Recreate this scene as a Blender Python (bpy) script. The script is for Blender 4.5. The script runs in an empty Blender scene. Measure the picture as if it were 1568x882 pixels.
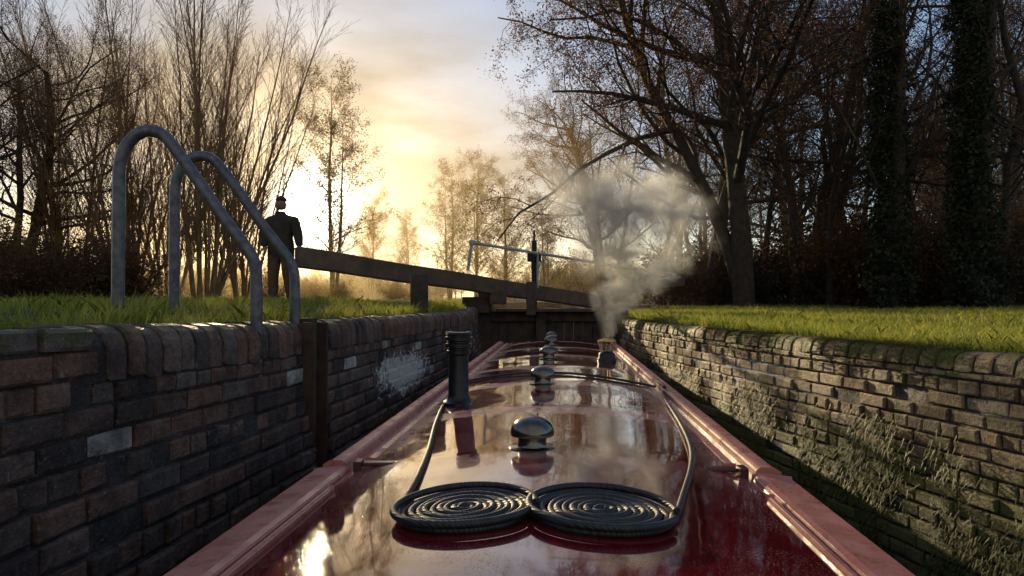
import bpy, math, random
import numpy as np
from mathutils import Vector, Matrix
R=math.radians
scene=bpy.context.scene
scene.view_settings.view_transform='Standard'
scene.view_settings.look='None'
scene.view_settings.exposure=0
COL=scene.collection

# ---------------------------------------------------------------- helpers
def link(o,parent=None):
    COL.objects.link(o)
    if parent: o.parent=parent
    return o
def empty(name,loc=(0,0,0)):
    e=bpy.data.objects.new(name,None); e.location=loc; e.empty_display_size=.2
    COL.objects.link(e); return e
def mesh_obj(name,verts,faces,mat=None,parent=None,smooth=False,attr=None):
    me=bpy.data.meshes.new(name)
    me.from_pydata([tuple(v) for v in verts],[],faces)
    if attr is not None:
        a=me.attributes.new('rnd','FLOAT','POINT'); a.data.foreach_set('value',attr)
    if mat:
        if isinstance(mat,(list,tuple)):
            for m in mat: me.materials.append(m)
        else: me.materials.append(mat)
    if smooth: me.polygons.foreach_set('use_smooth',[True]*len(me.polygons))
    me.update()
    return link(bpy.data.objects.new(name,me),parent)
def tri_obj(name,V,mat,parent=None,per=3):
    n=len(V); m=n//per
    me=bpy.data.meshes.new(name)
    me.vertices.add(n); me.vertices.foreach_set('co',V.astype(np.float32).ravel())
    me.loops.add(n); me.loops.foreach_set('vertex_index',np.arange(n,dtype=np.int32))
    me.polygons.add(m); me.polygons.foreach_set('loop_start',np.arange(0,n,per,dtype=np.int32))
    me.update(calc_edges=True)
    me.materials.append(mat)
    return link(bpy.data.objects.new(name,me),parent)
def smoothstep(a,b,x):
    t=min(1,max(0,(x-a)/(b-a))); return t*t*(3-2*t)
def interp(x,pts):
    return float(np.interp(x,[p[0] for p in pts],[p[1] for p in pts]))

class MB:
    def __init__(s): s.v=[]; s.f=[]; s.m=[]
    def tube(s,pts,rad,n=4,mi=0,cap=False):
        d=(pts[-1]-pts[0])
        if d.length<1e-6: return
        d.normalize()
        a=d.orthogonal().normalized(); b=d.cross(a)
        base=len(s.v)
        cs=[(math.cos(2*math.pi*k/n),math.sin(2*math.pi*k/n)) for k in range(n)]
        for p,r in zip(pts,rad):
            for c,q in cs: s.v.append((p.x+(a.x*c+b.x*q)*r,p.y+(a.y*c+b.y*q)*r,p.z+(a.z*c+b.z*q)*r))
        for i in range(len(pts)-1):
            o=base+i*n
            for k in range(n):
                k2=(k+1)%n
                s.f.append((o+k,o+k2,o+n+k2,o+n+k)); s.m.append(mi)
        if cap:
            s.f.append(tuple(base+k for k in reversed(range(n)))); s.m.append(mi)
            o=base+(len(pts)-1)*n
            s.f.append(tuple(o+k for k in range(n))); s.m.append(mi)
    def box(s,c,size,rot=None,mi=0):
        base=len(s.v); hx,hy,hz=[q/2 for q in size]
        for sx in (-1,1):
            for sy in (-1,1):
                for sz in (-1,1):
                    v=Vector((sx*hx,sy*hy,sz*hz))
                    if rot: v=rot@v
                    s.v.append(tuple(Vector(c)+v))
        for f in [(0,1,3,2),(4,6,7,5),(0,4,5,1),(2,3,7,6),(0,2,6,4),(1,5,7,3)]:
            s.f.append(tuple(base+i for i in f)); s.m.append(mi)
    def obj(s,name,mats,parent=None,smooth=False,bevel=0):
        o=mesh_obj(name,s.v,s.f,mats,parent,smooth)
        o.data.polygons.foreach_set('material_index',s.m)
        if bevel:
            m=o.modifiers.new('b','BEVEL'); m.width=bevel; m.segments=2; m.limit_method='ANGLE'
        return o
def lathe(name,prof,loc,mat,parent=None,n=32,smooth=True):
    v=[];f=[]
    for r,z in prof:
        for k in range(n):
            a=2*math.pi*k/n; v.append((r*math.cos(a),r*math.sin(a),z))
    for i in range(len(prof)-1):
        for k in range(n):
            k2=(k+1)%n; f.append((i*n+k,i*n+k2,(i+1)*n+k2,(i+1)*n+k))
    f.append(tuple(reversed(range(n)))); f.append(tuple((len(prof)-1)*n+k for k in range(n)))
    o=mesh_obj(name,v,f,mat,parent,smooth); o.location=loc
    m=o.modifiers.new('es','EDGE_SPLIT'); m.split_angle=R(50)
    return o
def curve(name,pts,r,mat,parent=None,cyc=False,bez=True):
    cu=bpy.data.curves.new(name,'CURVE'); cu.dimensions='3D'; cu.bevel_depth=r; cu.bevel_resolution=4; cu.resolution_u=8
    cu.use_fill_caps=True
    sp=cu.splines.new('NURBS' if bez else 'POLY'); sp.points.add(len(pts)-1)
    for i,p in enumerate(pts): sp.points[i].co=(p[0],p[1],p[2],1)
    if bez: sp.order_u=3; sp.use_endpoint_u=True
    cu.materials.append(mat)
    return link(bpy.data.objects.new(name,cu),parent)

# ---------------------------------------------------------------- materials
class NT:
    def __init__(s,name):
        s.mat=bpy.data.materials.new(name); s.mat.use_nodes=True
        s.t=s.mat.node_tree; s.t.nodes.clear()
        s.out=s.t.nodes.new('ShaderNodeOutputMaterial')
    def n(s,typ,**k):
        x=s.t.nodes.new(typ)
        for a,b in k.items():
            if a.startswith('_'): setattr(x,a[1:],b)
        for a,b in k.items():
            if not a.startswith('_'):
                kk=a.replace('__',' ')
                x.inputs[kk].default_value=b
        return x
    def l(s,a,b): s.t.links.new(a,b)
    def coord(s): return s.n('ShaderNodeTexCoord').outputs['Object']
    def noise(s,scale,detail=4,rough=.55,vec=None,dist=0):
        x=s.n('ShaderNodeTexNoise'); x.inputs['Scale'].default_value=scale; x.inputs['Detail'].default_value=detail
        x.inputs['Roughness'].default_value=rough; x.inputs['Distortion'].default_value=dist
        s.l(vec if vec else s.coord(),x.inputs['Vector']); return x.outputs['Fac']
    def ramp(s,fac,stops):
        x=s.n('ShaderNodeValToRGB'); e=x.color_ramp.elements
        while len(e)<len(stops): e.new(.5)
        for i,(p,c) in enumerate(stops):
            e[i].position=p; e[i].color=(c[0],c[1],c[2],1) if not isinstance(c,(int,float)) else (c,c,c,1)
        s.l(fac,x.inputs['Fac']); return x.outputs['Color']
    def mix(s,fac,a,b,mode='MIX'):
        x=s.n('ShaderNodeMix',_data_type='RGBA',_blend_type=mode)
        for sock,val in ((x.inputs[0],fac),(x.inputs[6],a),(x.inputs[7],b)):
            if isinstance(val,(int,float)): sock.default_value=val
            elif isinstance(val,(tuple,list)): sock.default_value=(val[0],val[1],val[2],1)
            else: s.l(val,sock)
        return x.outputs[2]
    def math(s,op,a,b=None,clamp=False):
        x=s.n('ShaderNodeMath',_operation=op,_use_clamp=clamp)
        for i,val in enumerate((a,b)):
            if val is None: continue
            if isinstance(val,(int,float)): x.inputs[i].default_value=val
            else: s.l(val,x.inputs[i])
        return x.outputs[0]
    def maprange(s,v,a,b,c,d,smooth=True):
        x=s.n('ShaderNodeMapRange'); x.interpolation_type='SMOOTHSTEP' if smooth else 'LINEAR'
        s.l(v,x.inputs[0])
        for i,q in enumerate((a,b,c,d)): x.inputs[i+1].default_value=q
        return x.outputs[0]
    def bump(s,h,strength=.3,dist=.01,normal=None):
        x=s.n('ShaderNodeBump'); x.inputs['Strength'].default_value=strength; x.inputs['Distance'].default_value=dist
        s.l(h,x.inputs['Height'])
        if normal: s.l(normal,x.inputs['Normal'])
        return x.outputs['Normal']
    def pbsdf(s,color,rough=.6,metal=0,normal=None,**k):
        x=s.n('ShaderNodeBsdfPrincipled')
        for key,val in (('Base Color',color),('Roughness',rough),('Metallic',metal)):
            if isinstance(val,(int,float)): x.inputs[key].default_value=val
            elif isinstance(val,(tuple,list)): x.inputs[key].default_value=(val[0],val[1],val[2],1)
            else: s.l(val,x.inputs[key])
        if normal: s.l(normal,x.inputs['Normal'])
        for a,b in k.items(): x.inputs[a.replace('_',' ')].default_value=b
        s.l(x.outputs[0],s.out.inputs['Surface']); return x

def m_simple(name,c1,c2,scale,rough=.6,metal=0,bs=.3,bd=.005):
    t=NT(name); nz=t.noise(scale)
    t.pbsdf(t.ramp(nz,[(.3,c1),(.7,c2)]),rough,metal,t.bump(t.noise(scale*3),bs,bd)); return t.mat

def m_brick(name,cols,moss=0,mossz=(-.05,-.6),lich=None,dark=True):
    t=NT(name)
    at=t.n('ShaderNodeAttribute',_attribute_name='rnd').outputs['Fac']
    base=t.ramp(at,cols); 
    co=t.coord()
    n1=t.noise(9,6,.65); n2=t.noise(60,5,.7); n3=t.noise(2.2,4,.6); n5=t.noise(22,6,.75)
    c=t.mix(t.maprange(n1,.35,.7,0,.8),base,t.mix(1,base,(.25,.2,.2),'MULTIPLY'))
    c=t.mix(t.maprange(n5,.52,.62,0,.5),c,t.mix(1,c,(.2,.18,.18),'MULTIPLY'))
    c=t.mix(t.maprange(n2,.55,.75,0,.6),c,(.46,.42,.38))
    c=t.mix(t.maprange(n3,.45,.65,0,.65),c,t.mix(1,c,(.35,.32,.32),'MULTIPLY'))
    sep=t.n('ShaderNodeSeparateXYZ'); t.l(co,sep.inputs[0])
    if lich:
        strk2=t.n('ShaderNodeMapping'); strk2.inputs['Scale'].default_value=(1,4,1.0); t.l(co,strk2.inputs['Vector'])
        sn=t.noise(3,6,.75,strk2.outputs[0])
        c=t.mix(t.maprange(sn,.62,.7,0,.35),c,(.5,.47,.43))
        f=None
        for (y0,z0,sy,sz) in lich:
            dy=t.math('DIVIDE',t.math('SUBTRACT',sep.outputs[1],y0),sy); dz=t.math('DIVIDE',t.math('SUBTRACT',sep.outputs[2],z0),sz)
            d=t.math('SQRT',t.math('ADD',t.math('MULTIPLY',dy,dy),t.math('MULTIPLY',dz,dz)))
            strk=t.n('ShaderNodeMapping'); strk.inputs['Scale'].default_value=(1,5,1.6); t.l(co,strk.inputs['Vector'])
            d=t.math('ADD',d,t.math('MULTIPLY',t.math('SUBTRACT',t.noise(1.6,6,.75,strk.outputs[0]),.5),2.6))
            d=t.math('ADD',d,t.math('MULTIPLY',t.math('SUBTRACT',n5,.5),2.6))
            g=t.maprange(d,.75,1.0,.95,0)
            f=g if f is None else t.math('MAXIMUM',f,g)
        c=t.mix(f,c,(.72,.7,.66))
        mt=t.math('ADD',t.noise(5,6,.7),t.maprange(sep.outputs[2],-.08,-.3,.12,-.2))
        c=t.mix(t.maprange(mt,.54,.62,0,.75),c,t.ramp(n2,[(.3,(.03,.045,.008)),(.7,(.12,.13,.03))]))
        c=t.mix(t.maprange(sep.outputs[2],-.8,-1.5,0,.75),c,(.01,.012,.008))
    if moss:
        mz=t.maprange(sep.outputs[2],mossz[0],mossz[1],.2,-.07)
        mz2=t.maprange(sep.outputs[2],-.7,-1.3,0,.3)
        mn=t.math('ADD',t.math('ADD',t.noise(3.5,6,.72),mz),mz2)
        c=t.mix(t.maprange(mn,.5,.57,0,moss),c,t.ramp(n2,[(.3,(.05,.06,.006)),(.7,(.24,.23,.03))]))
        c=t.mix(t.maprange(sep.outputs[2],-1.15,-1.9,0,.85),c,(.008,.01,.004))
    h=t.math('ADD',t.math('ADD',t.math('MULTIPLY',n1,1.0),t.math('MULTIPLY',n2,.6)),t.math('MULTIPLY',n5,.9))
    rgh=t.maprange(n3,.35,.65,.35,.75)
    t.pbsdf(c,rgh,0,t.bump(h,1,.025)); return t.mat

LICH=[(6.3,-.66,.9,.17)]
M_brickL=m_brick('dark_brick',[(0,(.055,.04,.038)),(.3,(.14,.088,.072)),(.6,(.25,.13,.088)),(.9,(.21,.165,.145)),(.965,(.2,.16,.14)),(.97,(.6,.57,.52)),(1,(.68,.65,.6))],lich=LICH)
M_brickR=m_brick('mossy_brick',[(0,(.24,.14,.06)),(.4,(.48,.3,.12)),(.8,(.58,.37,.17)),(1,(.6,.43,.25))],moss=.92)
M_mortar=m_brick('mortar',[(0,(.06,.05,.045)),(1,(.09,.08,.07))],lich=LICH)

# ground
t=NT('grass_ground')
co=t.coord(); sep=t.n('ShaderNodeSeparateXYZ'); t.l(co,sep.inputs[0])
g=t.ramp(t.noise(1.3,6,.7),[(.3,(.035,.06,.012)),(.55,(.06,.085,.018)),(.75,(.1,.09,.03))])
lit=t.ramp(t.noise(6,6,.8),[(.3,(.035,.022,.012)),(.7,(.13,.07,.03))])
f=t.maprange(t.math('ADD',sep.outputs[1],t.math('MULTIPLY',t.noise(.4,4),6)),19,25,0,1)
t.pbsdf(t.mix(f,g,lit),.9,0,t.bump(t.noise(25,6,.8),1,.05)); M_ground=t.mat

def m_leafy(name,stops,trans=.5,scale=1.5,rough=.5):
    t=NT(name)
    c=t.ramp(t.noise(scale,5,.7),stops)
    d=t.n('ShaderNodeBsdfPrincipled'); d.inputs['Roughness'].default_value=rough; t.l(c,d.inputs['Base Color'])
    tr=t.n('ShaderNodeBsdfTranslucent'); t.l(c,tr.inputs['Color'])
    m=t.n('ShaderNodeMixShader'); m.inputs[0].default_value=trans
    t.l(d.outputs[0],m.inputs[1]); t.l(tr.outputs[0],m.inputs[2]); t.l(m.outputs[0],t.out.inputs['Surface']); return t.mat
M_grass=m_leafy('grass_blade',[(.3,(.14,.2,.025)),(.5,(.32,.34,.05)),(.7,(.52,.44,.13))],.65,2.5)
M_moss=m_leafy('moss_strand',[(.3,(.03,.05,.008)),(.6,(.12,.14,.02)),(.8,(.2,.18,.03))],.4,4)
M_leafbrown=m_leafy('brown_leaf',[(.3,(.06,.03,.012)),(.6,(.17,.07,.02)),(.8,(.3,.13,.04))],.5,.8)
M_leafhaze=m_leafy('haze_gold_leaf',[(.3,(.12,.08,.018)),(.6,(.24,.16,.035)),(.8,(.36,.24,.06))],.6,.8)  # leaf colour lightened toward gold, painting in the sunny haze
M_ivy=m_leafy('ivy_leaf',[(.3,(.008,.015,.005)),(.6,(.022,.032,.01)),(.8,(.045,.05,.015))],.25,1.2,.7)
M_bark=m_simple('bark',(.018,.013,.01),(.055,.038,.027),6,.85,0,.8,.03)
M_barkbacklit=m_simple('backlit_bark',(.13,.075,.03),(.34,.2,.09),4,.8,0,.5,.02)  # bark colour brightened to gold, painting in the backlight on the twigs

# ---------------------------------------------------------------- layout
def XL(d): 
    return -1.62+.1*d if d<10 else -.62-.0*(d-10)
def XR(d): return interp(d,[(-4,4.1),(0,3.42),(3.5,2.67),(5,2.32),(6.3,2.06),(8,1.84),(9.5,1.72),(11,1.75),(12,2.25),(40,2.6)])
def ZL(d): return interp(d,[(-4,-.06),(2,-.08),(3.7,-.13),(10,-.19),(16,-.12),(40,-.1)])
def ZR(d): return -.3
CB=.28
def gz(x,d):
    if x<0:
        o=XL(d)-CB-x
        z=ZL(d)-.012
        tgt=-.045 if d<7 else -.045-.06*smoothstep(7,11,d)
        z+= (tgt-z)*smoothstep(0,.7,o)
    else:
        o=x-XR(d)-CB
        z=ZR(d)-.012+.02*math.sin(x*1.3+d*.7)*smoothstep(.5,3,o)
    z+=.03*math.sin(x*.9)*math.sin(d*.6+1)*smoothstep(1.5,4,o)
    if d>40: z+=.4*smoothstep(40,160,d)
    return z
ds=[-4,-2,-1,0]+[i*.5 for i in range(1,40)]+[20,22,24,26,28,30,33,36,40,50,65,90,140,220,400,800]
offs=[0,.1,.3,.5,.75,1.1,1.6,2.3,3.2,4.5,6,8,11,15,20,30,50,90,180,400,900]
V=[];F=[]
for d in ds:
    row=[]
    for o in reversed(offs):
        x=XL(d)-CB-o; row.append((x,d,gz(x,d)))
    zb=-3.2 if d<33 else (-.2 if d<50 else .15)
    if d<33: row+= [(XL(d)-CB+.01,d,zb),(XR(d)+CB-.01,d,zb)]
    else: row+=[(XL(d)-CB+.5,d,zb),(XR(d)+CB-.5,d,zb)]
    for o in offs:
        x=XR(d)+CB+o; row.append((x,d,gz(x,d)))
    V+=row
nc=len(offs)*2+2
for i in range(len(ds)-1):
    for j in range(nc-1):
        a=i*nc+j; F.append((a,a+1,a+nc+1,a+nc))
mesh_obj('ground',V,F,M_ground,smooth=False)

t=NT('water'); t.pbsdf((.01,.012,.008),.06,0,t.bump(t.noise(5,3),.3,.02)); M_water=t.mat
mesh_obj('canal_water',[(-3,-4,-2.2),(6,-4,-2.2),(6,35,-2.2),(-3,35,-2.2)],[(0,1,2,3)],M_water)

# ---------------------------------------------------------------- brick walls
def wall(name,X,Z,side,d0,d1,blen,bh,ncourse,mat,gaps,batter,coping,rng):
    par=empty(name)
    v=[];f=[];at=[]
    def P(d,n,z):
        e=.05; tx=(X(d+e)-X(d-e))/(2*e); L=math.hypot(tx,1)
        nx,ny=(1/L*side,-tx/L*side)
        return (X(d)+nx*n,d+ny*n,z)
    def brick(a,b,n1,zt,zb,r,bev=.008,back=.1):
        base=len(v); j=lambda s=.004:rng.uniform(-s,s)
        tl=j(.005)
        for (nn,ins) in ((-back,0),(n1-bev,0),(n1,bev*1.2)):
            for (dd,zz) in ((a+ins,zb+ins),(b-ins,zb+ins),(b-ins,zt-ins),(a+ins,zt-ins)):
                zz2=Z(dd)+zz
                k=(tl if dd>(a+b)/2 else -tl) if nn>-back/2 else 0
                v.append(P(dd+j(),nn+k+j(.003),zz2+j(.003))); at.append(r)
        q=[(0,1,5,4),(1,2,6,5),(2,3,7,6),(3,0,4,7),(4,5,9,8),(5,6,10,9),(6,7,11,10),(7,4,8,11),(8,9,10,11)]
        for fc in q: f.append(tuple(base+i for i in fc))
    def bull(a,b,h,r):
        base=len(v); pr=[(-CB+rng.uniform(-.01,.01),-h),(-CB,0),(-.1,0),(-.055,-.008),(-.022,-.03),(-.005,-.065),(0,-.1),(0,-h)]
        dz=rng.uniform(-.009,.006); dn=rng.uniform(-.01,.01); g=.008
        secs=[(a,g),(a+g,0),(b-g,0),(b,g)]
        for (dd,ins) in secs:
            for (nn,zz) in pr:
                v.append(P(dd,nn+dn-ins*(nn>-.2),Z(dd)+zz+dz-(ins if zz>-h*.9 else -ins)+rng.uniform(-.002,.002))); at.append(r)
        m=len(pr)
        for s in range(3):
            for k in range(m):
                k2=(k+1)%m; f.append((base+s*m+k,base+(s+1)*m+k,base+(s+1)*m+k2,base+s*m+k2))
        f.append(tuple(base+k for k in range(m))); f.append(tuple(base+3*m+k for k in reversed(range(m))))
    def ingap(a,b):
        for g0,g1 in gaps:
            if b>g0 and a<g1: return (g0,g1)
        return None
    zt=0
    for (c0,c1,w,h) in coping:
        d=c0
        while d<c1-w*.5:
            ww=w*rng.uniform(.9,1.1)
            if not ingap(d,d+ww-.01): bull(d,d+ww-.012,h,rng.random()*.9)
            d+=ww
    def top_h(d):
        for (c0,c1,w,h) in coping:
            if c0<=d<c1: return h
        return 0
    for k in range(ncourse):
        off=(k%2)*blen/2
        d=d0-off
        header=(k%3==2)
        L=blen*.5 if header else blen
        n1=batter(k)
        while d<d1:
            a=d; b=d+L*rng.uniform(.85,1.12)
            d=b
            zt=-k*bh; zb=zt-bh+.012
            segs=[(a,b-.012)]
            g=ingap(a,b)
            if g:
                segs=[]
                if a<g[0]-.03: segs.append((a,g[0]))
                if b>g[1]+.03: segs.append((g[1],b-.014))
            for (p,q) in segs:
                th=top_h((p+q)/2)
                z1=min(zt,-th-.012)
                if z1-zb<.03: continue
                brick(p,q,n1+rng.uniform(-.009,.009)-(.03 if rng.random()<.03 else 0),z1,zb,rng.random())
    mesh_obj('bricks',v,f,mat,par,attr=at)
    mv=[];mf=[]
    dd=np.arange(d0-.3,d1+.2,.25); g=gaps[0] if gaps else None
    dl=[x for x in dd if not (g and g[0]<x<g[1])]
    if g: dl=sorted(dl+[g[0],g[1]])
    lev=[]
    for k in range(ncourse):
        n1=batter(k)-.014; lev.append((n1-(.02 if k==0 else 0),-k*bh-(.03 if k==0 else 0))); lev.append((n1,-(k+1)*bh+.001))
    M=len(lev)
    for x in dl:
        for (nn,zz) in lev: mv.append(P(x,nn,Z(x)+zz))
    for i in range(len(dl)-1):
        if g and dl[i]>=g[0] and dl[i+1]<=g[1]: continue
        for q in range(M-1): mf.append((M*i+q,M*i+q+1,M*(i+1)+q+1,M*(i+1)+q))
    mesh_obj('mortar_joints',mv,mf,M_mortar,par)
    return par,P
rng=random.Random(4)
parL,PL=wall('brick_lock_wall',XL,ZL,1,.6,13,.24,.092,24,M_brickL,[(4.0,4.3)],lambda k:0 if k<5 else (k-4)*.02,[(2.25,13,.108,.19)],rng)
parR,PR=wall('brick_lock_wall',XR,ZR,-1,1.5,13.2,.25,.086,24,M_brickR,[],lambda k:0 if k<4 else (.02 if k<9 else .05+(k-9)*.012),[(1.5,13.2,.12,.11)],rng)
M_rust=m_simple('rusty_iron',(.03,.018,.014),(.09,.045,.03),12,.7,.1,.5,.004)
mb=MB()
x=XL(4.15)
mb.box((x-.17,4.15,-1.4),(.02,.34,2.5)); mb.box((x-.05,4.012,-1.4),(.2,.02,2.5)); mb.box((x-.05,4.288,-1.4),(.2,.02,2.5))
mb.box((x-.06,4.20,-.62),(.1,.13,1.0)); mb.box((x-.0,4.02,-.45),(.05,.03,.62))
mb.obj('stop_groove_frame',[M_rust],parL,bevel=.004)

M_stone=m_simple('kerb_stone',(.18,.16,.14),(.4,.36,.3),7,.8,0,.6,.01)
mb=MB(); rs=random.Random(3)
for i in range(14):
    a=-4.5+i*.23
    mb.box((a,10.1+.02*i,gz(a,10.1)+.02),(.222,.3,.07),Matrix.Rotation(rs.uniform(-.02,.02),3,'Z'))
mb.obj('stone_kerb',[M_stone],bevel=.01)

# ---------------------------------------------------------------- grass
rn=np.random.default_rng(5)
def grass_patch(name,side,n,omax,dmin,dmax,hmin,hmax,w,pw=1.6,omin=-.05):
    d=dmin+(dmax-dmin)*rn.random(n)**pw
    o=omin+(omax-omin)*rn.random(n)**1.5
    XLs=np.array([XL(q) for q in d]); XRs=np.array([XR(q) for q in d])
    x=np.where(side<0,XLs-CB-o,XRs+CB+o)
    z=np.array([gz(a,b) for a,b in zip(x,d)])
    clump=.55+.6*np.abs(np.sin(x*3.1+np.sin(d*2.3)*2)*np.cos(d*2.7+x))+.5*(rn.random(n)**4)
    h=(hmin+(hmax-hmin)*rn.random(n))*clump
    an=rn.random(n)*2*np.pi; ww=w*(1+.1*d)
    lx=rn.normal(0,.45,n)*h; ly=rn.normal(0,.45,n)*h
    dx=np.cos(an)*ww; dy=np.sin(an)*ww
    z=z-.01
    V=np.zeros((n,5,3))
    V[:,0]=np.stack([x-dx,d-dy,z],1); V[:,1]=np.stack([x+dx,d+dy,z],1)
    V[:,2]=np.stack([x+dx*.7+lx*.35,d+dy*.7+ly*.35,z+h*.6],1); V[:,3]=np.stack([x+lx,d+ly,z+h],1)
    V[:,4]=np.stack([x-dx*.7+lx*.35,d-dy*.7+ly*.35,z+h*.6],1)
    return tri_obj(name,V.reshape(-1,3),M_grass,per=5)
gL=empty('grass')
a=grass_patch('bank_grass_1',-1,52000,5,1.2,13,.03,.085,.0016); a.parent=gL
a=grass_patch('bank_grass_2',-1,16000,16,6,24,.04,.1,.003,1.0); a.parent=gL
a=grass_patch('bank_grass_3',1,90000,7,2.5,16,.04,.1,.0018,1.2); a.parent=gL
a=grass_patch('bank_grass_4',1,40000,22,8,23,.05,.12,.004,1.0,2); a.parent=gL
a=grass_patch('edge_tufts_1',-1,2500,.12,2.4,10,.06,.13,.0018,1.0,-.1); a.parent=gL
a=grass_patch('edge_tufts_2',1,6000,.2,3,11,.06,.12,.002,1.0,-.14); a.parent=gL

n=30000; d=2.6+8.5*rn.random(n)**1.1; zz=-.75-1.2*rn.random(n)
cl=np.sin(d*4.3+np.sin(zz*5))+np.sin(d*9.7+1.3)*.7+rn.normal(0,.5,n)
keep=(cl>-.35+ (zz+1.2)*1.2); d=d[keep]; zz=zz[keep]; n=len(d)
bat=.05+np.clip((-1.09-zz)*.136,0,.3)
x=np.array([PR(q,b,0)[0] for q,b in zip(d,bat)]); y=np.array([PR(q,b,0)[1] for q,b in zip(d,bat)])
h=.03+.06*rn.random(n); out=-(.012+.022*rn.random(n))
V=np.zeros((n,3,3)); w=.003+.003*rn.random(n)
V[:,0]=np.stack([x,y-w,ZR(0)*0+zz],1); V[:,1]=np.stack([x,y+w,zz],1); V[:,2]=np.stack([x+out,y+rn.normal(0,.02,n),zz-h*.6+ rn.normal(0,.02,n)],1)
tri_obj('hanging_weed',V.reshape(-1,3),M_moss,parR)
n=30000; d=2.2+9.4*rn.random(n); cl=np.sin(d*3.1)+np.sin(d*7.3+2)*.6+rn.normal(0,.4,n); d=d[cl>-.3]; n=len(d)
nn=-.28+.31*rn.random(n)**.6; zz=np.where(nn>-.02,-.3-.2*rn.random(n)**2,-.3-.0)
pp=[PR(q,b,0) for q,b in zip(d,nn)]; x=np.array([p[0] for p in pp]); y=np.array([p[1] for p in pp])
V=np.zeros((n,3,3)); w=.006*np.ones(n)
V[:,0]=np.stack([x,y-w,zz-.004],1); V[:,1]=np.stack([x+.004,y+w,zz-.004],1); V[:,2]=np.stack([x-.012*rn.random(n),y+rn.normal(0,.008,n),zz+.006+.02*rn.random(n)],1)
tri_obj('coping_moss',V.reshape(-1,3),M_moss,parR)

# ---------------------------------------------------------------- hoops
M_galv=m_simple('galvanised_steel',(.06,.065,.085),(.16,.16,.18),25,.42,.4,.4,.003)
def hoop(xr,dr,xl,dl):
    def P(u,z): return (xr+(xl-xr)*u,dr+(dl-dr)*u,z)
    pts=[P(1,-.4),P(1,.2),P(1,.62)]
    for a in range(0,131,13): pts.append(P(.78+.22*math.cos(R(a)),.64+.225*math.sin(R(a))))
    pts+= [P(.48,.66),P(.26,.43)]
    pts+= [P(.06,.25),P(.015,.19),P(0,.12),P(0,-.1),P(0,-.4)]
    e=curve('grab_rail',pts,.031,M_galv)
    return e
hoop(-1.31,3.5,-2.02,3.5)
hoop(-1.31,4.12,-2.04,4.12)

# ---------------------------------------------------------------- boat
boat=empty('narrowboat')
ANG=math.atan(.07); ca,sa=math.cos(ANG),math.sin(ANG)
def B(u,v,z): return (-.05+u*ca+v*sa, v*ca-u*sa, z)
HW=.8
def rz(u,v=3): return -.675+.085*(1-(u/HW)**2)+ .0*v
t=NT('maroon_roof_paint')
co=t.coord(); sep=t.n('ShaderNodeSeparateXYZ'); t.l(co,sep.inputs[0])
n3=t.noise(1.7,6,.7); n4=t.noise(11,6,.75)
yy=t.math('ADD',sep.outputs[1],t.math('MULTIPLY',t.math('SUBTRACT',n3,.5),.35))
wv=t.math('SINE',t.math('MULTIPLY',t.math('ADD',yy,.1),2*math.pi/1.15))
band=t.maprange(t.math('ADD',wv,t.math('MULTIPLY',t.math('SUBTRACT',n4,.5),.8)),.72,.9,0,1)
au=t.math('ABSOLUTE',t.math('SUBTRACT',sep.outputs[0],t.math('SUBTRACT',t.math('MULTIPLY',sep.outputs[1],.07),.05)))
edge=t.maprange(t.math('ADD',au,t.math('MULTIPLY',t.math('SUBTRACT',n3,.5),.5)),.56,.68,0,1)
far=t.maprange(sep.outputs[1],2.0,3.2,0,1)
fr=t.math('MULTIPLY',t.math('MAXIMUM',band,edge),far,True)
fr=t.math('MAXIMUM',fr,t.math('MULTIPLY',t.maprange(n3,.6,.68,0,.5),t.maprange(n4,.4,.6,.3,1)))
fr=t.math('MULTIPLY',fr,t.maprange(n4,.3,.5,.5,1))
col=t.mix(fr,t.ramp(n4,[(.3,(.11,.003,.007)),(.7,(.17,.005,.012))]),(.44,.16,.15))
rg=t.maprange(fr,0,1,.05,.34,False)
vor=t.n('ShaderNodeTexVoronoi'); vor.inputs['Scale'].default_value=150; t.l(co,vor.inputs['Vector'])
drop=t.math('MULTIPLY',t.maprange(vor.outputs['Distance'],0,.35,1,0),t.maprange(t.noise(3,4),.42,.55,0,1))
h=t.math('ADD',t.math('MULTIPLY',t.noise(4,2),.6),t.math('MULTIPLY',drop,.22))
pb=t.pbsdf(col,rg,0,t.bump(h,.35,.012),Coat_Weight=.75,Coat_Roughness=.03,IOR=1.65,Coat_IOR=1.7); M_roof=t.mat
t=NT('salmon_rail_paint')
t.pbsdf(t.ramp(t.noise(6,6,.7),[(.3,(.4,.13,.1)),(.55,(.52,.2,.15)),(.7,(.22,.04,.03))]),t.maprange(t.noise(9,5),.35,.65,.2,.5),0,t.bump(t.noise(60,4),.3,.004)); M_rail=t.mat
M_side=m_simple('cabin_side_paint',(.05,.008,.01),(.09,.012,.015),4,.3,0,.1,.002)
M_black=m_simple('black_iron',(.008,.008,.009),(.02,.02,.02),20,.32,.2,.3,.003)
M_dull=m_simple('dull_black_iron',(.012,.012,.012),(.03,.028,.025),20,.8,0,.3,.003)
M_hull=m_simple('black_hull',(.01,.01,.01),(.03,.03,.03),5,.5)
M_dome=m_simple('tarnished_chrome',(.12,.11,.09),(.22,.2,.17),30,.2,.95,.1,.001)
M_brass=m_simple('brass',(.5,.35,.12),(.7,.5,.2),30,.25,1,.1,.001)
v=[];f=[]; us=np.linspace(-HW,HW,41); vs=np.linspace(-.6,10,107)
for vv in vs:
    for u in us: 
        v.append(B(u,vv,rz(u)+.0025*math.sin(vv*2*math.pi/1.15)*(1-(u/HW)**2)))
for i in range(len(vs)-1):
    for j in range(40):
        a=i*41+j; f.append((a,a+1,a+42,a+41))
mesh_obj('roof',v,f,M_roof,boat,smooth=True)
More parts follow.
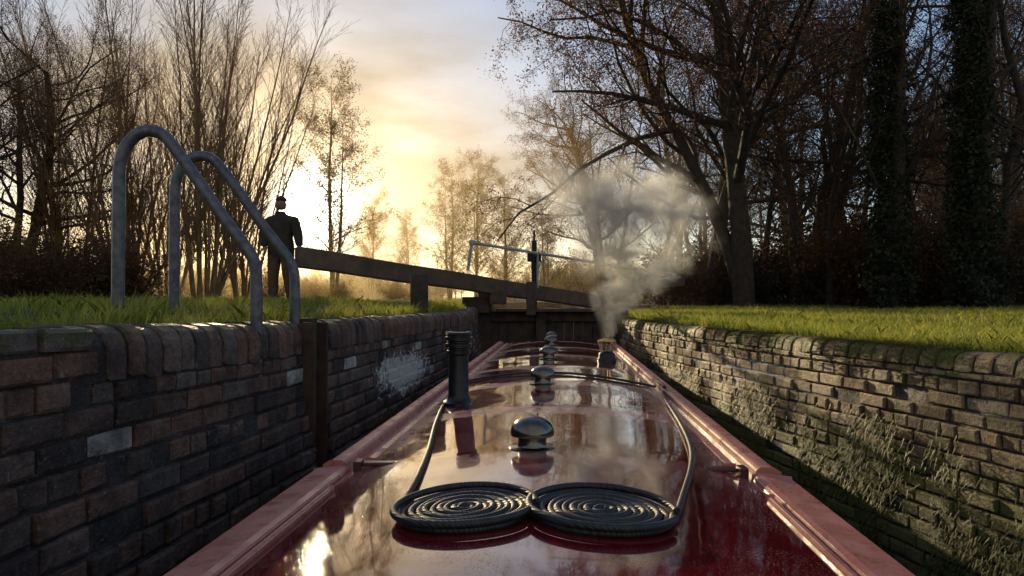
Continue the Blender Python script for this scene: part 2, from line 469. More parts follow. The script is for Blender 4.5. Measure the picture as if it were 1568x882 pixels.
def extr(name,prof,v0,v1,mat,sgn,seg=2):
    v=[];f=[];m=len(prof)
    for k in range(seg+1):
        vv=v0+(v1-v0)*k/seg
        for (u,z) in prof: v.append(B(u*sgn,vv,z))
    for k in range(seg):
        for i in range(m):
            j=(i+1)%m; f.append((k*m+i,k*m+j,(k+1)*m+j,(k+1)*m+i))
    f.append(tuple(range(m))); f.append(tuple(seg*m+i for i in reversed(range(m))))
    o=mesh_obj(name,v,f,mat,boat); b=o.modifiers.new('b','BEVEL'); b.width=.005; b.segments=2; return o
for s in (-1,1):
    extr('handrail',[(.775,-.685),(.785,-.645),(.8,-.635),(.845,-.635),(.868,-.65),(.872,-.70),(.775,-.70)],2.62,10.02,M_rail,s)
    extr('handrail_inner_strip',[(.70,-.672),(.70,-.655),(.735,-.652),(.742,-.68)],2.75,9.9,M_rail,s)
    extr('hatch_edge',[(.76,-.69),(.765,-.655),(.79,-.65),(.90,-.662),(.905,-.72),(.76,-.72)],-.6,2.60,M_rail,s)
    extr('hatch_lip',[(.725,-.69),(.725,-.645),(.745,-.645),(.745,-.69)],-.6,2.30,M_rail,s)
    extr('cabin_side',[(.80,-.70),(.865,-.70),(.93,-1.45),(.80,-1.45)],-.6,10,M_side,s)
    extr('hull_side',[(.80,-1.45),(1.04,-1.45),(1.04,-2.5),(.80,-2.5)],-.6,11,M_hull,s)
extr('cabin_front',[(-.86,-.70),(.86,-.70),(.9,-1.45),(-.9,-1.45)],9.95,10,M_side,1,1)
extr('foredeck',[(-.9,-1.40),(.9,-1.40),(.9,-1.45),(-.9,-1.45)],10,11.2,M_rail,1,1)
v=[];f=[]
for k in range(9):
    q=k/8; hw=1.04*(1-q**2)+.03; z=-1.42+.25*q*q
    v+=[B(-hw,11+1.4*q,z),B(hw,11+1.4*q,z),B(-hw*.7,11+1.3*q,-2.5),B(hw*.7,11+1.3*q,-2.5)]
for k in range(8):
    a=k*4; f+=[(a,a+1,a+5,a+4),(a,a+4,a+6,a+2),(a+1,a+3,a+7,a+5)]
mesh_obj('bow',v,f,M_hull,boat,True)
def vent(u,v,s=1):
    z=rz(u)-.004
    pr=[(.092,-.01),(.092,.007),(.088,.01),(.06,.012),(.056,.02),(.056,.05),(.074,.05),(.086,.054),(.0875,.062),(.085,.08),(.076,.098),(.06,.113),(.04,.123),(.02,.128),(.001,.129)]
    lathe('mushroom_vent',[(r*s,q*s) for r,q in pr],B(u,v,z),M_dome,boat)
for (u,v) in ((-.06,2.72),(-.07,4.75),(-.06,6.75),(-.06,8.6),(-.06,9.6)): vent(u,v)
z=rz(-.56)
lathe('vent_pipe',[(.1,-.02),(.1,.01),(.082,.018),(.068,.035),(.062,.05),(.060,.29),(.072,.30),(.072,.318),(.064,.322),(.064,.332),(.08,.338),(.08,.36),(.066,.364),(.066,.374),(.084,.38),(.084,.40),(.07,.404),(.07,.412),(.08,.418),(.074,.43),(.05,.432),(.045,.40),(.01,.40)],B(-.56,4.1,z),M_black,boat)
z=rz(.52); c=B(.52,6.9,z)
ch=lathe('stove_chimney',[(.095,-.02),(.095,.02),(.085,.03),(.08,.075),(.07,.085),(.062,.09),(.055,.1),(.02,.1)],c,M_black,boat)
mb=MB()
for k in range(8):
    a=k*math.pi/4; mb.tube([Vector((.055*math.cos(a),.055*math.sin(a),.09)),Vector((.085*math.cos(a),.085*math.sin(a),.2))],[.005,.005],6)
o=mb.obj('cowl_cage',[M_brass],boat); o.location=c
lathe('cowl_hat',[(.09,.195),(.094,.2),(.092,.208),(.05,.22),(.01,.226)],c,M_brass,boat)
t=NT('black_rope'); co=t.coord()
wv=t.n('ShaderNodeTexWave'); wv.inputs['Scale'].default_value=45; wv.inputs['Distortion'].default_value=1.5; wv.bands_direction='DIAGONAL'; t.l(co,wv.inputs['Vector'])
t.pbsdf(t.ramp(t.noise(40),[(.3,(.008,.008,.01)),(.7,(.03,.03,.034))]),.45,0,t.bump(wv.outputs['Fac'],.35,.003)); M_rope=t.mat
RR=.0105
def coil(cu,cv,rad,name,ccw,tail):
    pts=[]; turns=9
    N=turns*28
    for i in range(N+1):
        q=i/N; a=q*turns*2*math.pi*ccw+ (0 if ccw>0 else math.pi)
        r=.012+(rad-.012)*q
        u=cu+r*math.cos(a)*(1+.02*math.sin(i*.37)); v=cv+r*math.sin(a)*.93+.002*math.sin(i*.23)
        pts.append(B(u,v,rz(u)+RR+.001+.003*math.sin(i*.33)))
    pts+= [B(u,v,rz(u)+RR+.002) for (u,v) in tail]
    return curve(name,pts,RR,M_rope,boat)
coil(-.215,1.9,.19,'rope_coil_left',-1,[(-.41,1.95),(-.42,2.2),(-.47,2.7),(-.56,3.3),(-.65,4.1),(-.74,5.1),(-.775,5.5),(-.80,5.6)])
coil(.165,1.9,.195,'rope_coil_right',1,[(.375,1.93),(.43,2.15),(.52,2.5),(.6,2.9),(.66,3.5),(.7,4.1),(.74,4.7),(.78,4.9)])
for cu,rad in ((-.215,.197),(.165,.202)):
    pts=[B(cu+rad*math.cos(a),1.9+rad*.93*math.sin(a),rz(cu+rad*math.cos(a))+RR*2.6) for a in np.linspace(0,5.9,60)]
    curve('rope_coil_top',pts,RR,M_rope,boat)
curve('centre_rope',[B(u,5.25+.12*math.sin((u+.7)*3),rz(u)+.012) for u in np.linspace(-.8,.76,20)],.009,M_rope,boat)
curve('rope_to_fairlead',[B(.76,5.3,rz(.76)+.05),B(.79,5.1,-.62),B(.78,4.85,-.62)],.012,M_rope,boat)
for s in (-1,1):
    mb=MB(); mb.box(B(s*.66,2.62,rz(.66)+.008),(.14,.04,.014)); mb.box(B(s*.725,2.60,rz(.7)+.012),(.03,.06,.04))
    mb.obj('slide_stop',[M_side],boat,bevel=.004)

# ---------------------------------------------------------------- lock gate
M_wood=m_simple('weathered_oak',(.025,.018,.014),(.09,.06,.045),5,.75,0,.7,.01)
M_woodl=m_simple('beam_timber',(.045,.028,.018),(.12,.075,.048),4,.65,0,.7,.01)
gate=empty('lock_gate')
def beam(name,p0,p1,w,h0,h1,mat,par):
    p0=Vector(p0);p1=Vector(p1); d=(p1-p0).normalized(); s=d.cross(Vector((0,0,1))).normalized(); u=Vector((0,0,1))
    v=[]
    N=10
    for k in range(N+1):
        q=k/N; p=p0.lerp(p1,q); h=h0+(h1-h0)*q
        for a,b in ((-1,-1),(1,-1),(1,1),(-1,1)): v.append(p+s*a*w/2+u*b*h/2+Vector((0,0,.008*math.sin(k*1.7))))
    f=[(0,1,2,3),tuple(4*N+i for i in (3,2,1,0))]
    for k in range(N):
        for i in range(4): j=(i+1)%4; f.append((4*k+i,4*k+4+i,4*k+4+j,4*k+j))
    o=mesh_obj(name,v,f,mat,par); b=o.modifiers.new('b','BEVEL'); b.width=.025; b.segments=3; b.limit_method='ANGLE'; return o
beam('balance_beam',(-3.45,10.9,.665),(1.75,13.6,-.08),.3,.33,.26,M_woodl,gate)
mb=MB(); rs=random.Random(1)
gx0,gx1,gy=-.62,2.2,13.1
k=gx0
while k<gx1:
    mb.box((k+.09,gy+rs.uniform(-.008,.008),-1.45),(.175,.08,2.3)); k+=.18
for z in (-.34,-1.2): mb.box(((gx0+gx1)/2,gy-.08,z),(gx1-gx0,.12,.2))
mb.box((gx0+.1,gy-.05,-.9),(.24,.26,2.2)); mb.box((.55,gy-.07,-.9),(.2,.26,1.4)); mb.box((gx1-.1,gy-.05,-1),(.2,.26,1.6))
mb.box((gx0-.05,gy-.3,-.12),(.5,.35,.3)); mb.box((.35,12.75,.0),(.18,.2,.62)); mb.box((-.25,12.5,.02),(.3,.3,.25))
mb.obj('gate_leaf',[M_wood],gate,bevel=.012)
mb=MB(); mb.box((.9,12.85,-.22),(2.4,.35,.06)); mb.obj('walkway',[M_wood],gate,bevel=.01)
M_wrail=m_simple('painted_rail',(.22,.23,.24),(.42,.43,.44),14,.55,.1,.2,.002)
mb=MB()
P0=Vector((-.72,12.2,1.0));P1=Vector((1.95,13.5,.66))
mb.tube([P0,P1],[.028,.028],10,cap=True)
mb.tube([P0,Vector((-.79,12.2,.50))],[.028,.028],10,cap=True)
mb.tube([P1,Vector((1.9,13.5,.1))],[.028,.028],10,cap=True)
m=P0.lerp(P1,.45); mb.tube([m,Vector((m.x,m.y,.2))],[.02,.02],8,cap=True)
mb.obj('handrail_tube',[M_wrail],gate,smooth=False)
lathe('rail_knuckle',[(.02,-.05),(.05,-.045),(.055,0),(.05,.04),(.02,.05)],P0,M_wrail,gate,16)
mb=MB(); c=Vector((.42,12.95,0))
mb.box((c.x,c.y,.45),(.1,.1,1.3)); mb.box((c.x,c.y,.78),(.26,.2,.16)); mb.tube([c+Vector((0,-.1,.8)),c+Vector((0,-.22,.8))],[.03,.03],10,cap=True)
mb.box((c.x,c.y,1.0),(.04,.06,.6)); mb.box((c.x+.02,c.y,.6),(.16,.14,.1))
mb.obj('paddle_gear',[M_dull],gate,bevel=.01)
beam('balance_beam_far_leaf',(1.85,13.4,.15),(3.5,14.1,.36),.26,.2,.2,M_wood,gate)
beam('far_handrail',(1.95,13.5,.64),(3.4,14.1,.50),.04,.04,.04,M_wrail,gate)
M_post=m_simple('post_timber',(.02,.014,.01),(.07,.045,.03),9,.8,0,.8,.01)
b=lathe('mooring_bollard',[(.105,-.3),(.105,.0),(.108,.2),(.105,.40),(.095,.425),(.0,.43)],((642-784)/1045*8.1,8.1,-.14),M_post,None,20)

# ---------------------------------------------------------------- trees
def rand_perp(d,rg):
    while True:
        v=Vector((rg.uniform(-1,1),rg.uniform(-1,1),rg.uniform(-1,1)))
        v=v-d*v.dot(d)
        if v.length>.1: return v.normalized()
def grow(mb,tips,p,d,L,r,lv,c,rg):
    n=c['steps'][lv]; seg=L/n; pts=[p.copy()]; rad=[r]; dirs=[d.copy()]
    last=(lv==len(c['kids']))
    for i in range(n):
        w=c['wob'][lv]
        d=(d+Vector((rg.gauss(0,w),rg.gauss(0,w),rg.gauss(0,w)+c['up'][lv]))).normalized()
        p=p+d*seg; pts.append(p.copy()); rad.append(max(.003,r*(1-(i+1)/n*c['taper'][lv]))); dirs.append(d.copy())
    mb.tube(pts,rad,c['sides'][lv])
    if last:
        tips.append((pts[-1],d)); 
        if n>1: tips.append((pts[n//2],d))
        return
    kn=c['kids'][lv]; kn=int(kn*rg.uniform(.8,1.2)+.5)
    for k in range(kn):
        t0=c['start'][lv]; t=t0+(1-t0)*((k+rg.random())/kn)
        x=t*n; i=min(n-1,int(x)); fr=x-i
        pp=pts[i].lerp(pts[i+1],fr); dd=dirs[i+1]; rr=rad[i]*(1-fr)+rad[i+1]*fr
        A=R(c['ang'][lv])*rg.uniform(.7,1.25)
        u=rand_perp(dd,rg)
        if 'bias' in c and lv==0: u=(u+Vector(c['bias'])).normalized(); 
        nd=(dd*math.cos(A)+u*math.sin(A)).normalized()
        nl=L*c['ratio'][lv]*(1-c['short'][lv]*t)*rg.uniform(.75,1.2)
        grow(mb,tips,pp,nd,nl,max(.004,min(rr*.75,rr*c['rr'][lv]*rg.uniform(.8,1.2))),lv+1,c,rg)
def leaves_arr(pts,per,spread,size,rs):
    n=len(pts)*per
    P=np.repeat(np.array([tuple(p) for p in pts]),per,axis=0)+rs.normal(0,spread,(n,3))
    a=rs.normal(0,1,(n,3)); a/=np.linalg.norm(a,axis=1)[:,None]
    b=rs.normal(0,1,(n,3)); b-=a*(a*b).sum(1)[:,None]; b/=np.linalg.norm(b,axis=1)[:,None]
    s=(size*(.6+.8*rs.random(n)))[:,None]
    V=np.stack([P-a*s,P+b*s*.6,P+a*s,P-b*s*.6],1)
    return V.reshape(-1,3)
def tree_mesh(name,stems,c,seed,bark,leaf=None,per=0,spread=.1,size=.04,leaf_filter=None,extra=None):
    rg=random.Random(seed); mb=MB(); tips=[]
    for (p,d,L,r) in stems: grow(mb,tips,Vector(p),Vector(d).normalized(),L,r,0,c,rg)
    V=np.array(mb.v); nb=len(V); 
    me=bpy.data.meshes.new(name)
    lv=np.zeros((0,3)); 
    if leaf and per:
        tp=[t[0] for t in tips if (leaf_filter is None or leaf_filter(t[0],rg))]
        if tp: lv=leaves_arr(tp,per,spread,size,np.random.default_rng(seed))
    if extra is not None: lv=np.vstack([lv,extra])
    A=np.vstack([V,lv]); me.vertices.add(len(A)); me.vertices.foreach_set('co',A.astype(np.float32).ravel())
    nq=len(mb.f); nl=len(lv)//4
    idx=np.concatenate([np.array(mb.f,dtype=np.int32).ravel(),np.arange(nb,nb+nl*4,dtype=np.int32)])
    me.loops.add(len(idx)); me.loops.foreach_set('vertex_index',idx)
    me.polygons.add(nq+nl); me.polygons.foreach_set('loop_start',np.arange(0,len(idx),4,dtype=np.int32))
    me.materials.append(bark); me.materials.append(leaf or bark)
    me.polygons.foreach_set('material_index',np.concatenate([np.zeros(nq,np.int32),np.ones(nl,np.int32)]))
    me.update(calc_edges=True)
    return me
def place(name,me,x,d,s=1,rot=0,parent=None,dz=-.1,sz=None):
    o=bpy.data.objects.new(name,me); o.location=(x,d,gz(x,d)+dz); o.scale=(s,s,sz or s); o.rotation_euler=(0,0,rot)
    return link(o,parent)
oakc=dict(steps=[6,6,4,3,2],wob=[.08,.2,.24,.28,.3],up=[.02,.04,.03,.02,.0],taper=[.6,.75,.8,.8,.8],sides=[9,6,4,3,3],
  kids=[14,9,8,6],start=[.28,.2,.15,.1],ang=[62,50,48,45],ratio=[.6,.5,.48,.5],short=[.35,.4,.4,.3],rr=[.5,.5,.5,.5])
OAK=[tree_mesh('oak_mesh_%d'%i,[((0,0,0),(lean,0,1),13,.34),((.1,.2,0),(-.12-lean,.1,1),12,.24)],dict(oakc,bias=(bi,0,0)),10+i,M_bark,M_leafbrown,4,.12,.034,
   lambda p,rg:rg.random()<.5) for i,(lean,bi) in enumerate([(.03,-.5),(-.1,.0),(.08,.1)])]
slc=dict(steps=[9,5,4,3],wob=[.05,.15,.22,.3],up=[.03,.08,.05,.02],taper=[.85,.8,.8,.8],sides=[7,4,3,3],
  kids=[36,9,7],start=[.2,.15,.1],ang=[52,45,42],ratio=[.3,.42,.45],short=[.6,.4,.3],rr=[.32,.5,.5])
SL=[tree_mesh('slender_mesh_%d'%i,[((0,0,0),(.03*(i-1),0,1),14,.17)],slc,30+i,M_bark,M_leafbrown,2,.1,.03,lambda p,rg:rg.random()<.35) for i in range(3)]
alc=dict(steps=[8,5,4,3],wob=[.03,.12,.22,.3],up=[.03,.06,.03,.0],taper=[.9,.8,.8,.8],sides=[7,4,3,3],
  kids=[38,9,6],start=[.16,.15,.1],ang=[58,45,42],ratio=[.32,.42,.45],short=[.5,.4,.3],rr=[.35,.5,.5])
AL=[tree_mesh('alder_mesh_%d'%i,[((0,0,0),(0,0,1),9,.12),((.1,.1,0),(.06,.03,1),7.5,.09)],alc,50+i,M_barkbacklit,M_leafhaze,4,.09,.03,lambda p,rg:rg.random()<.6) for i in range(2)]
wlc=dict(steps=[8,5,3],wob=[.035,.07,.12],up=[.02,.08,.06],taper=[.85,.8,.8],sides=[5,3,3],
  kids=[30,9],start=[.12,.1],ang=[26,28],ratio=[.3,.4],short=[.6,.3],rr=[.38,.5])
def will(seed,n,sp):
    rg=random.Random(seed); st=[]
    for k in range(n):
        a=rg.uniform(0,6.28); q=rg.uniform(.05,sp)
        st.append(((.25*math.cos(a),.25*math.sin(a),0),(q*math.cos(a),q*math.sin(a),1),rg.uniform(5.5,8.5),rg.uniform(.03,.055)))
    return st
WL=[tree_mesh('willow_mesh_%d'%i,will(70+i,14,.42),wlc,70+i,M_barkbacklit) for i in range(2)]
buc=dict(steps=[4,3,2],wob=[.2,.3,.35],up=[.03,.02,0],taper=[.8,.8,.8],sides=[4,3,3],kids=[10,7],start=[.1,.1],ang=[50,50],ratio=[.5,.45],short=[.3,.3],rr=[.5,.5])
def bst(seed,n,h):
    rg=random.Random(seed); return [((rg.uniform(-.7,.7),rg.uniform(-.5,.5),0),(rg.gauss(0,.5),rg.gauss(0,.5),1),h*rg.uniform(.7,1.2),.02) for k in range(n)]
BU=[tree_mesh('bush_mesh_%d'%i,bst(90+i,22,1.8),buc,90+i,M_bark if i<2 else M_barkbacklit,lf,3,.07,.035,lambda p,rg:rg.random()<.7) for i,lf in enumerate([M_leafbrown,M_ivy,M_leafhaze])]
def ivy_extra(seed,h,r0):
    rs=np.random.default_rng(seed); n=9000
    z=h*rs.random(n)**1.1; a=rs.random(n)*2*np.pi
    rr=r0*(1-.55*z/h)*(.65+.35*np.sin(z*2.1+a*2)*.6+.25*np.sin(z*5.3+a*3))+.1
    rr=np.abs(rr)*(.5+.6*rs.random(n))
    return leaves_arr(np.stack([rr*np.cos(a),rr*np.sin(a),z],1),2,.08,.06,rs)
IV=[tree_mesh('ivy_tree_mesh_%d'%i,[((0,0,0),(.02,0,1),15,.26)],dict(slc,kids=[24,7,5],start=[.2,.15,.1]),110+i,M_bark,M_ivy,0,extra=ivy_extra(i,13,.62)) for i in range(2)]

def px(x,d): return (x-784)/1045*d
place('oak_tree',OAK[0],px(1140,21),21,1,0)
place('oak_tree',OAK[1],px(1085,24),24,.9,3.6)
place('oak_tree',OAK[2],px(1250,27),27,1,4.0)
place('ivy_covered_tree',IV[0],px(1362,19),19,1,0)
place('ivy_covered_tree',IV[1],px(1490,18.5),18.5,1.05,1)
for i,(x,d,s,r) in enumerate([(1215,23,.9,1),(1300,26,.9,2),(1420,25,1,3),(1540,22,1,4),(1170,28,.9,5),(1010,30,.75,6),(1600,19,1,.5),(925,34,.7,1.7),(1385,31,1.1,2.7),(1270,22,.8,3.9)]):
    place('woodland_tree',SL[i%3],px(x,d),d,s,r)
place('alder_tree',AL[0],px(510,26),26,.93,0)
place('alder_tree',AL[1],px(570,46),46,.8,1)
place('alder_tree',AL[1],px(625,50),50,.72,2)
place('alder_tree',AL[0],px(690,40),40,.9,3)
place('alder_tree',AL[1],px(728,42),42,.95,5)
place('alder_tree',AL[1],px(775,42),42,.85,4)
place('alder_tree',AL[0],px(835,36),36,.62,5)
place('willow_tree',WL[0],px(310,15),15,.95,0)
place('willow_tree',WL[1],px(200,18),18,1.1,1)
place('willow_tree',WL[1],px(375,21),21,.95,3)
place('willow_tree',WL[0],px(110,20),20,1.1,4)
place('willow_tree',WL[0],px(260,24),24,1.15,2)
place('hawthorn_tree',OAK[2],px(-60,13),13,.42,1)
place('hawthorn_tree',OAK[1],px(30,19),19,.5,3)
rg=random.Random(8)
for i in range(14):
    x=rg.uniform(-60,190); d=rg.uniform(12,17); place('bush',BU[[0,2,0][i%3]],px(x,d),d,rg.uniform(.6,.9),rg.uniform(0,6))
for i in range(9):
    x=rg.uniform(190,740); d=rg.uniform(22,30); place('bush',BU[2],px(x,d),d,rg.uniform(.4,.7),rg.uniform(0,6))
for i in range(40):
    x=rg.uniform(1040,1640); d=rg.uniform(21.5,30); place('bush',BU[[0,1,0,0][i%4]],px(x,d),d,rg.uniform(.8,1.8),rg.uniform(0,6))
dt=empty('distant_trees')
for i in range(46):
    x=rg.uniform(-100,1700); d=rg.uniform(38,80)
    if 430<x<900: s=rg.uniform(.35,.5); d=rg.uniform(60,85)
    elif x<430: s=rg.uniform(.4,.7)
    else: s=rg.uniform(.8,1.2); d=rg.uniform(30,55)
    place('tree_%d'%i,rg.choice([AL[0],AL[1],SL[0]] if x<900 else SL+[OAK[1]]),px(x,d),d,s,rg.uniform(0,6),dt)
for i in range(70):
    x=rg.uniform(-100,1700); d=rg.uniform(40,75)
    place('shrub_%d'%i,rg.choice(BU) if x>850 else BU[2],px(x,d),d,rg.uniform(1.1,1.9) if x>850 else rg.uniform(.8,1.5),rg.uniform(0,6),dt)

# ---------------------------------------------------------------- person
M_coat=m_simple('dark_coat',(.022,.017,.013),(.05,.036,.026),8,.9,0,.4,.01)
M_trous=m_simple('trousers',(.06,.035,.02),(.12,.07,.04),8,.85,0,.4,.01)
M_skin=m_simple('skin',(.2,.11,.075),(.26,.14,.09),8,.7,0,.1,.002)
M_boot=m_simple('boots',(.02,.012,.01),(.04,.03,.02),10,.5)
pp=empty('person')
PX,PY=px(430,11.3),11.3; PZ=gz(PX,PY)+.0
pp.location=(PX,PY,PZ)
def skin(name,joints,edges,mats,sub=2,matfn=None):
    me=bpy.data.meshes.new(name); me.from_pydata([j[:3] for j in joints],edges,[])
    o=link(bpy.data.objects.new(name,me),pp)
    m=o.modifiers.new('s','SKIN'); m.use_smooth_shade=True
    for i,j in enumerate(joints):
        sv=me.skin_vertices[0].data[i]; sv.radius=(j[3],j[4] if len(j)>4 else j[3]); sv.use_root=(i==0)
    s=o.modifiers.new('ss','SUBSURF'); s.levels=sub; s.render_levels=sub
    dg=bpy.context.evaluated_depsgraph_get(); ev=o.evaluated_get(dg); nm=bpy.data.meshes.new_from_object(ev)
    o.modifiers.clear(); o.data=nm; nm.materials.clear()
    for q in mats: nm.materials.append(q)
    for pl in nm.polygons:
        pl.use_smooth=True
        pl.material_index=matfn(pl.center) if matfn else 0
    return o
J=[(0,0,.92,.21,.17),(0,0,1.08,.21,.17),(0,0,1.28,.225,.17),(0,0,1.41,.17,.13),(0,-.01,1.48,.1,.09),(0,-.01,1.53,.075,.07),
 (-.1,0,.84,.14,.14),(-.12,-.02,.48,.095,.095),(-.13,.0,.1,.072,.072),(-.14,-.1,.045,.055,.045),(-.145,-.17,.035,.045,.035),
 (.1,0,.84,.14,.14),(.13,-.03,.48,.095,.095),(.16,.02,.1,.072,.072),(.18,-.08,.045,.055,.045),(.19,-.15,.035,.045,.035),
 (-.21,0,1.37,.11,.11),(-.31,.03,1.13,.085,.085),(-.22,-.13,.95,.058,.058),
 (.21,0,1.37,.11,.11),(.3,-.03,1.12,.085,.085),(.36,-.18,.95,.058,.058)]
E=[(0,1),(1,2),(2,3),(3,4),(4,5),(0,6),(6,7),(7,8),(8,9),(9,10),(0,11),(11,12),(12,13),(13,14),(14,15),(3,16),(16,17),(17,18),(3,19),(19,20),(20,21)]
def mf(c):
    if c.z>1.57: return 2
    if c.z<.12: return 3
    if c.z<.78 : return 1
    return 0
skin('body',J,E,[M_coat,M_trous,M_skin,M_boot],2,mf)
H=[(0,0,1.56,.068,.07),(0,-.005,1.62,.09,.1),(0,0,1.69,.088,.1),(0,.0,1.735,.06,.07)]
skin('head',H,[(0,1),(1,2),(2,3)],[M_skin],2)
skin('nose',[(0,-.09,1.655,.01),(0,-.115,1.63,.014)],[(0,1)],[M_skin],1)
for s in (-1,1):
    skin('ear',[(s*.086,.0,1.665,.012),(s*.09,.005,1.63,.012)],[(0,1)],[M_skin],1)
    skin('eye',[(s*.03,-.09,1.665,.008),(s*.034,-.09,1.665,.008)],[(0,1)],[M_boot],1)
skin('mouth',[(-.02,-.095,1.59,.005),(.02,-.095,1.59,.005)],[(0,1)],[M_boot],1)
skin('knitted_hat',[(0,.01,1.70,.103,.115),(0,.01,1.74,.1,.11),(0,.01,1.78,.07,.075),(0,.01,1.80,.03,.03)],[(0,1),(1,2),(2,3)],[M_coat],2)
skin('scarf',[(0,-.005,1.50,.11,.1),(0,-.005,1.545,.095,.09)],[(0,1)],[M_coat],2)
def hand(cx,cy,cz,sx):
    J=[(cx,cy,cz,.03,.02),(cx-.0*sx,cy-.05,cz-.03,.036,.018),(cx,cy-.08,cz-.045,.034,.015)]
    skin('hand_palm',J,[(0,1),(1,2)],[M_skin],1)
    for k,(o,L) in enumerate(((-.027,.06),(-.009,.072),(.009,.068),(.027,.052))):
        skin('finger_%d'%(k+1),[(cx+o,cy-.07,cz-.042,.009),(cx+o,cy-.08-L*.5,cz-.05,.0085),(cx+o,cy-.08-L*.8,cz-.05-L*.45,.007)],[(0,1),(1,2)],[M_skin],1)
    skin('thumb',[(cx+sx*.025,cy-.03,cz-.03,.011),(cx+sx*.05,cy-.06,cz-.045,.01),(cx+sx*.05,cy-.09,cz-.055,.008)],[(0,1),(1,2)],[M_skin],1)
hand(-.21,-.15,.94,1); hand(.365,-.21,.95,-1)

# ---------------------------------------------------------------- smoke
sx0,sy0=c0=B(.52,6.9,0)[:2]
t=NT('smoke_volume')
co=t.coord(); sep=t.n('ShaderNodeSeparateXYZ'); t.l(co,sep.inputs[0])
def fcurve(t,val,pts,lo,hi,vlo,vhi):
    m=t.maprange(val,lo,hi,0,1,False); c=t.n('ShaderNodeFloatCurve'); t.l(m,c.inputs['Value'])
    cv=c.mapping.curves[0]
    P=[((a-lo)/(hi-lo),(b-vlo)/(vhi-vlo)) for a,b in pts]
    cv.points[0].location=P[0]; cv.points[1].location=P[-1]
    for p in P[1:-1]: cv.points.new(*p)
    c.mapping.update()
    return t.maprange(c.outputs[0],0,1,vlo,vhi,False)
xc=fcurve(t,sep.outputs[2],[(0,0),(.25,.06),(.5,.18),(.85,.28),(1.2,.24),(1.8,.05)],0,1.8,-.5,.5)
rc=fcurve(t,sep.outputs[2],[(0,.08),(.25,.22),(.5,.42),(.85,.7),(1.2,.92),(1.55,.9),(1.8,.6)],0,1.8,0,1)
nv=t.n('ShaderNodeTexNoise'); nv.inputs['Scale'].default_value=2.4; nv.inputs['Detail'].default_value=2; t.l(co,nv.inputs['Vector'])
vs_=t.n('ShaderNodeVectorMath',_operation='SUBTRACT'); t.l(nv.outputs['Color'],vs_.inputs[0]); vs_.inputs[1].default_value=(.5,.5,.5)
vm=t.n('ShaderNodeVectorMath',_operation='SCALE'); t.l(vs_.outputs[0],vm.inputs[0]); t.l(t.maprange(sep.outputs[2],0,1,.1,1.1),vm.inputs['Scale'])
s2=t.n('ShaderNodeSeparateXYZ'); t.l(vm.outputs[0],s2.inputs[0])
dx=t.math('ADD',t.math('SUBTRACT',sep.outputs[0],xc),s2.outputs[0]); dy=t.math('ADD',t.math('MULTIPLY',sep.outputs[1],1.5),s2.outputs[1])
dist=t.math('DIVIDE',t.math('SQRT',t.math('ADD',t.math('MULTIPLY',dx,dx),t.math('MULTIPLY',dy,dy))),rc)
fall=t.maprange(dist,.2,1.0,1,0)
nz=t.maprange(t.noise(4.2,4,.62,None,.8),.41,.62,0.03,1)
top=t.maprange(t.math('ADD',sep.outputs[2],s2.outputs[2]),1.3,1.8,1,0)
den=t.math('MULTIPLY',t.math('MULTIPLY',fall,nz),top)
thick=t.maprange(sep.outputs[2],0,1.0,18,7.5)
den=t.math('MULTIPLY',den,thick)
vs=t.n('ShaderNodeVolumePrincipled'); vs.inputs['Color'].default_value=(1,1,1,1); vs.inputs['Anisotropy'].default_value=.6
t.l(den,vs.inputs['Density']); t.l(vs.outputs[0],t.out.inputs['Volume'])
M_smoke=t.mat
try: M_smoke.cycles.volume_step_rate=2.0
except Exception as e: print(e)
sm=MB(); sm.box((.12,0,.9),(2.0,1.3,1.82)); so=sm.obj('chimney_smoke',[M_smoke]); so.location=(sx0,sy0,rz(.52)+.22)

t=NT('mist_volume'); vs=t.n('ShaderNodeVolumeScatter'); vs.inputs['Color'].default_value=(1,.78,.45,1); vs.inputs['Density'].default_value=.0045; vs.inputs['Anisotropy'].default_value=.75
t.l(vs.outputs[0],t.out.inputs['Volume'])
mb=MB(); mb.box((-30,64,3.5),(100,90,8)); mb.obj('morning_mist',[t.mat])

# ---------------------------------------------------------------- light
az,el=R(-16.3),R(7.4)
sd=Vector((math.sin(az)*math.cos(el),math.cos(az)*math.cos(el),math.sin(el)))
az2,el2=R(-20.5),R(13.5)
sd2=Vector((math.sin(az2)*math.cos(el2),math.cos(az2)*math.cos(el2),math.sin(el2)))
sl=bpy.data.lights.new('sun','SUN'); sl.energy=5; sl.angle=R(.53); sl.color=(1,.77,.43)
so=link(bpy.data.objects.new('sun',sl)); so.rotation_euler=sd2.to_track_quat('Z','Y').to_euler(); so.location=(-5,20,10)
w=bpy.data.worlds.new('World'); scene.world=w; w.use_nodes=True
nt=w.node_tree; nt.nodes.clear()
N=nt.nodes.new; Lk=nt.links.new
out=N('ShaderNodeOutputWorld'); bg=N('ShaderNodeBackground'); Lk(bg.outputs[0],out.inputs[0])
sky=N('ShaderNodeTexSky'); sky.sky_type='NISHITA'; sky.sun_disc=False; sky.sun_elevation=el; sky.sun_rotation=az
sky.dust_density=.6; sky.air_density=1; sky.ozone_density=2
tc=N('ShaderNodeTexCoord'); dp=N('ShaderNodeVectorMath'); dp.operation='DOT_PRODUCT'; Lk(tc.outputs['Generated'],dp.inputs[0]); dp.inputs[1].default_value=sd
def wm(op,a,b=None,clamp=False):
    x=N('ShaderNodeMath'); x.operation=op; x.use_clamp=clamp
    for i,v in enumerate((a,b)):
        if v is None: continue
        if isinstance(v,(int,float)): x.inputs[i].default_value=v
        else: Lk(v,x.inputs[i])
    return x.outputs[0]
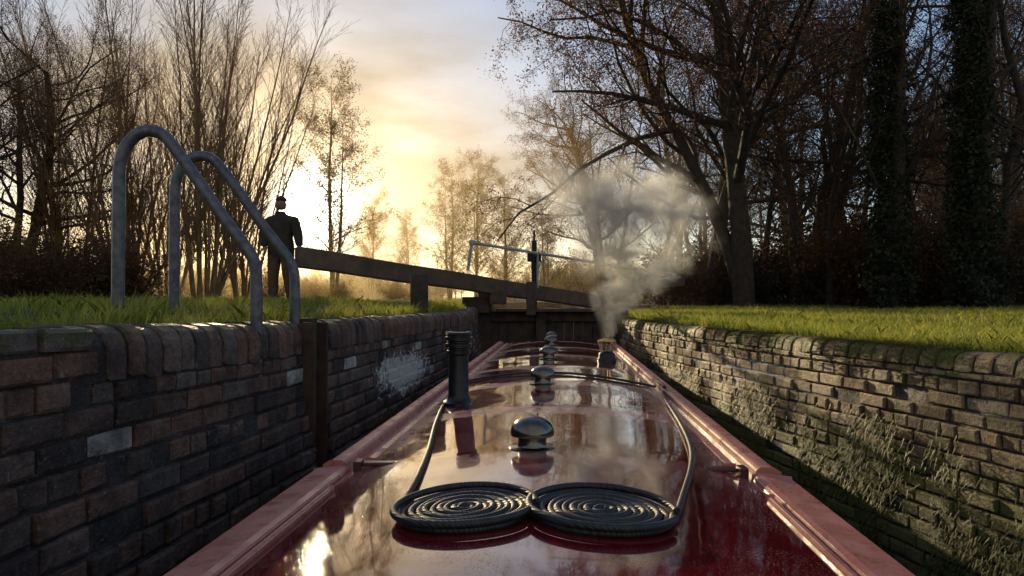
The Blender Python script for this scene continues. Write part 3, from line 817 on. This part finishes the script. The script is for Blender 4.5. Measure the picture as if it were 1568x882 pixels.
def wmix(f,a,b,mode='MIX'):
    x=N('ShaderNodeMix'); x.data_type='RGBA'; x.blend_type=mode
    for s,v in ((x.inputs[0],f),(x.inputs[6],a),(x.inputs[7],b)):
        if isinstance(v,(int,float)): s.default_value=v
        elif isinstance(v,tuple): s.default_value=(*v,1)
        else: Lk(v,s)
    return x.outputs[2]
dot=wm('MAXIMUM',dp.outputs['Value'],0)
mp=N('ShaderNodeMapping'); mp.inputs['Scale'].default_value=(1.2,1.2,4); Lk(tc.outputs['Generated'],mp.inputs[0])
cn=N('ShaderNodeTexNoise'); cn.inputs['Scale'].default_value=2.2; cn.inputs['Detail'].default_value=6; Lk(mp.outputs[0],cn.inputs[0])
cr=N('ShaderNodeMapRange'); Lk(cn.outputs['Fac'],cr.inputs[0]); cr.inputs[1].default_value=.3; cr.inputs[2].default_value=.65; cr.inputs[3].default_value=.5; cr.inputs[4].default_value=1
near=wm('POWER',dot,6)
sp=N('ShaderNodeSeparateXYZ'); Lk(tc.outputs['Generated'],sp.inputs[0])
back=wm('MULTIPLY',wm('MULTIPLY',sp.outputs[1],-1.6,True),.9)
cf=wm('MULTIPLY',cr.outputs[0],wm('ADD',wm('ADD',wm('MULTIPLY',near,1.3),.03),back),True)
base=wmix(cf,wmix(1.0,sky.outputs[0],(1.5,1.55,1.75),'MULTIPLY'),(2.9,2.6,2.2))
g1=wm('MULTIPLY',wm('POWER',dot,26),2.2); g2=wm('MULTIPLY',wm('POWER',dot,110),6.5); g3=wm('MULTIPLY',wm('POWER',dot,1500),160.0)
c1=wmix(1.0,base,wmix(1.0,(1,.6,.2),g1,'MULTIPLY'),'ADD')
c2=wmix(1.0,c1,wmix(1.0,(1,.8,.5),g2,'MULTIPLY'),'ADD')
c3=wmix(1.0,c2,wmix(1.0,(1,.93,.75),g3,'MULTIPLY'),'ADD')
Lk(c3,bg.inputs[0]); bg.inputs[1].default_value=.15

# ---------------------------------------------------------------- camera
cam=bpy.data.cameras.new('camera'); cam.lens=24; cam.sensor_width=36; cam.clip_end=3000; cam.clip_start=.05
co_=link(bpy.data.objects.new('camera',cam)); co_.location=(0,0,0); co_.rotation_euler=(R(90+.88),0,0)
scene.camera=co_
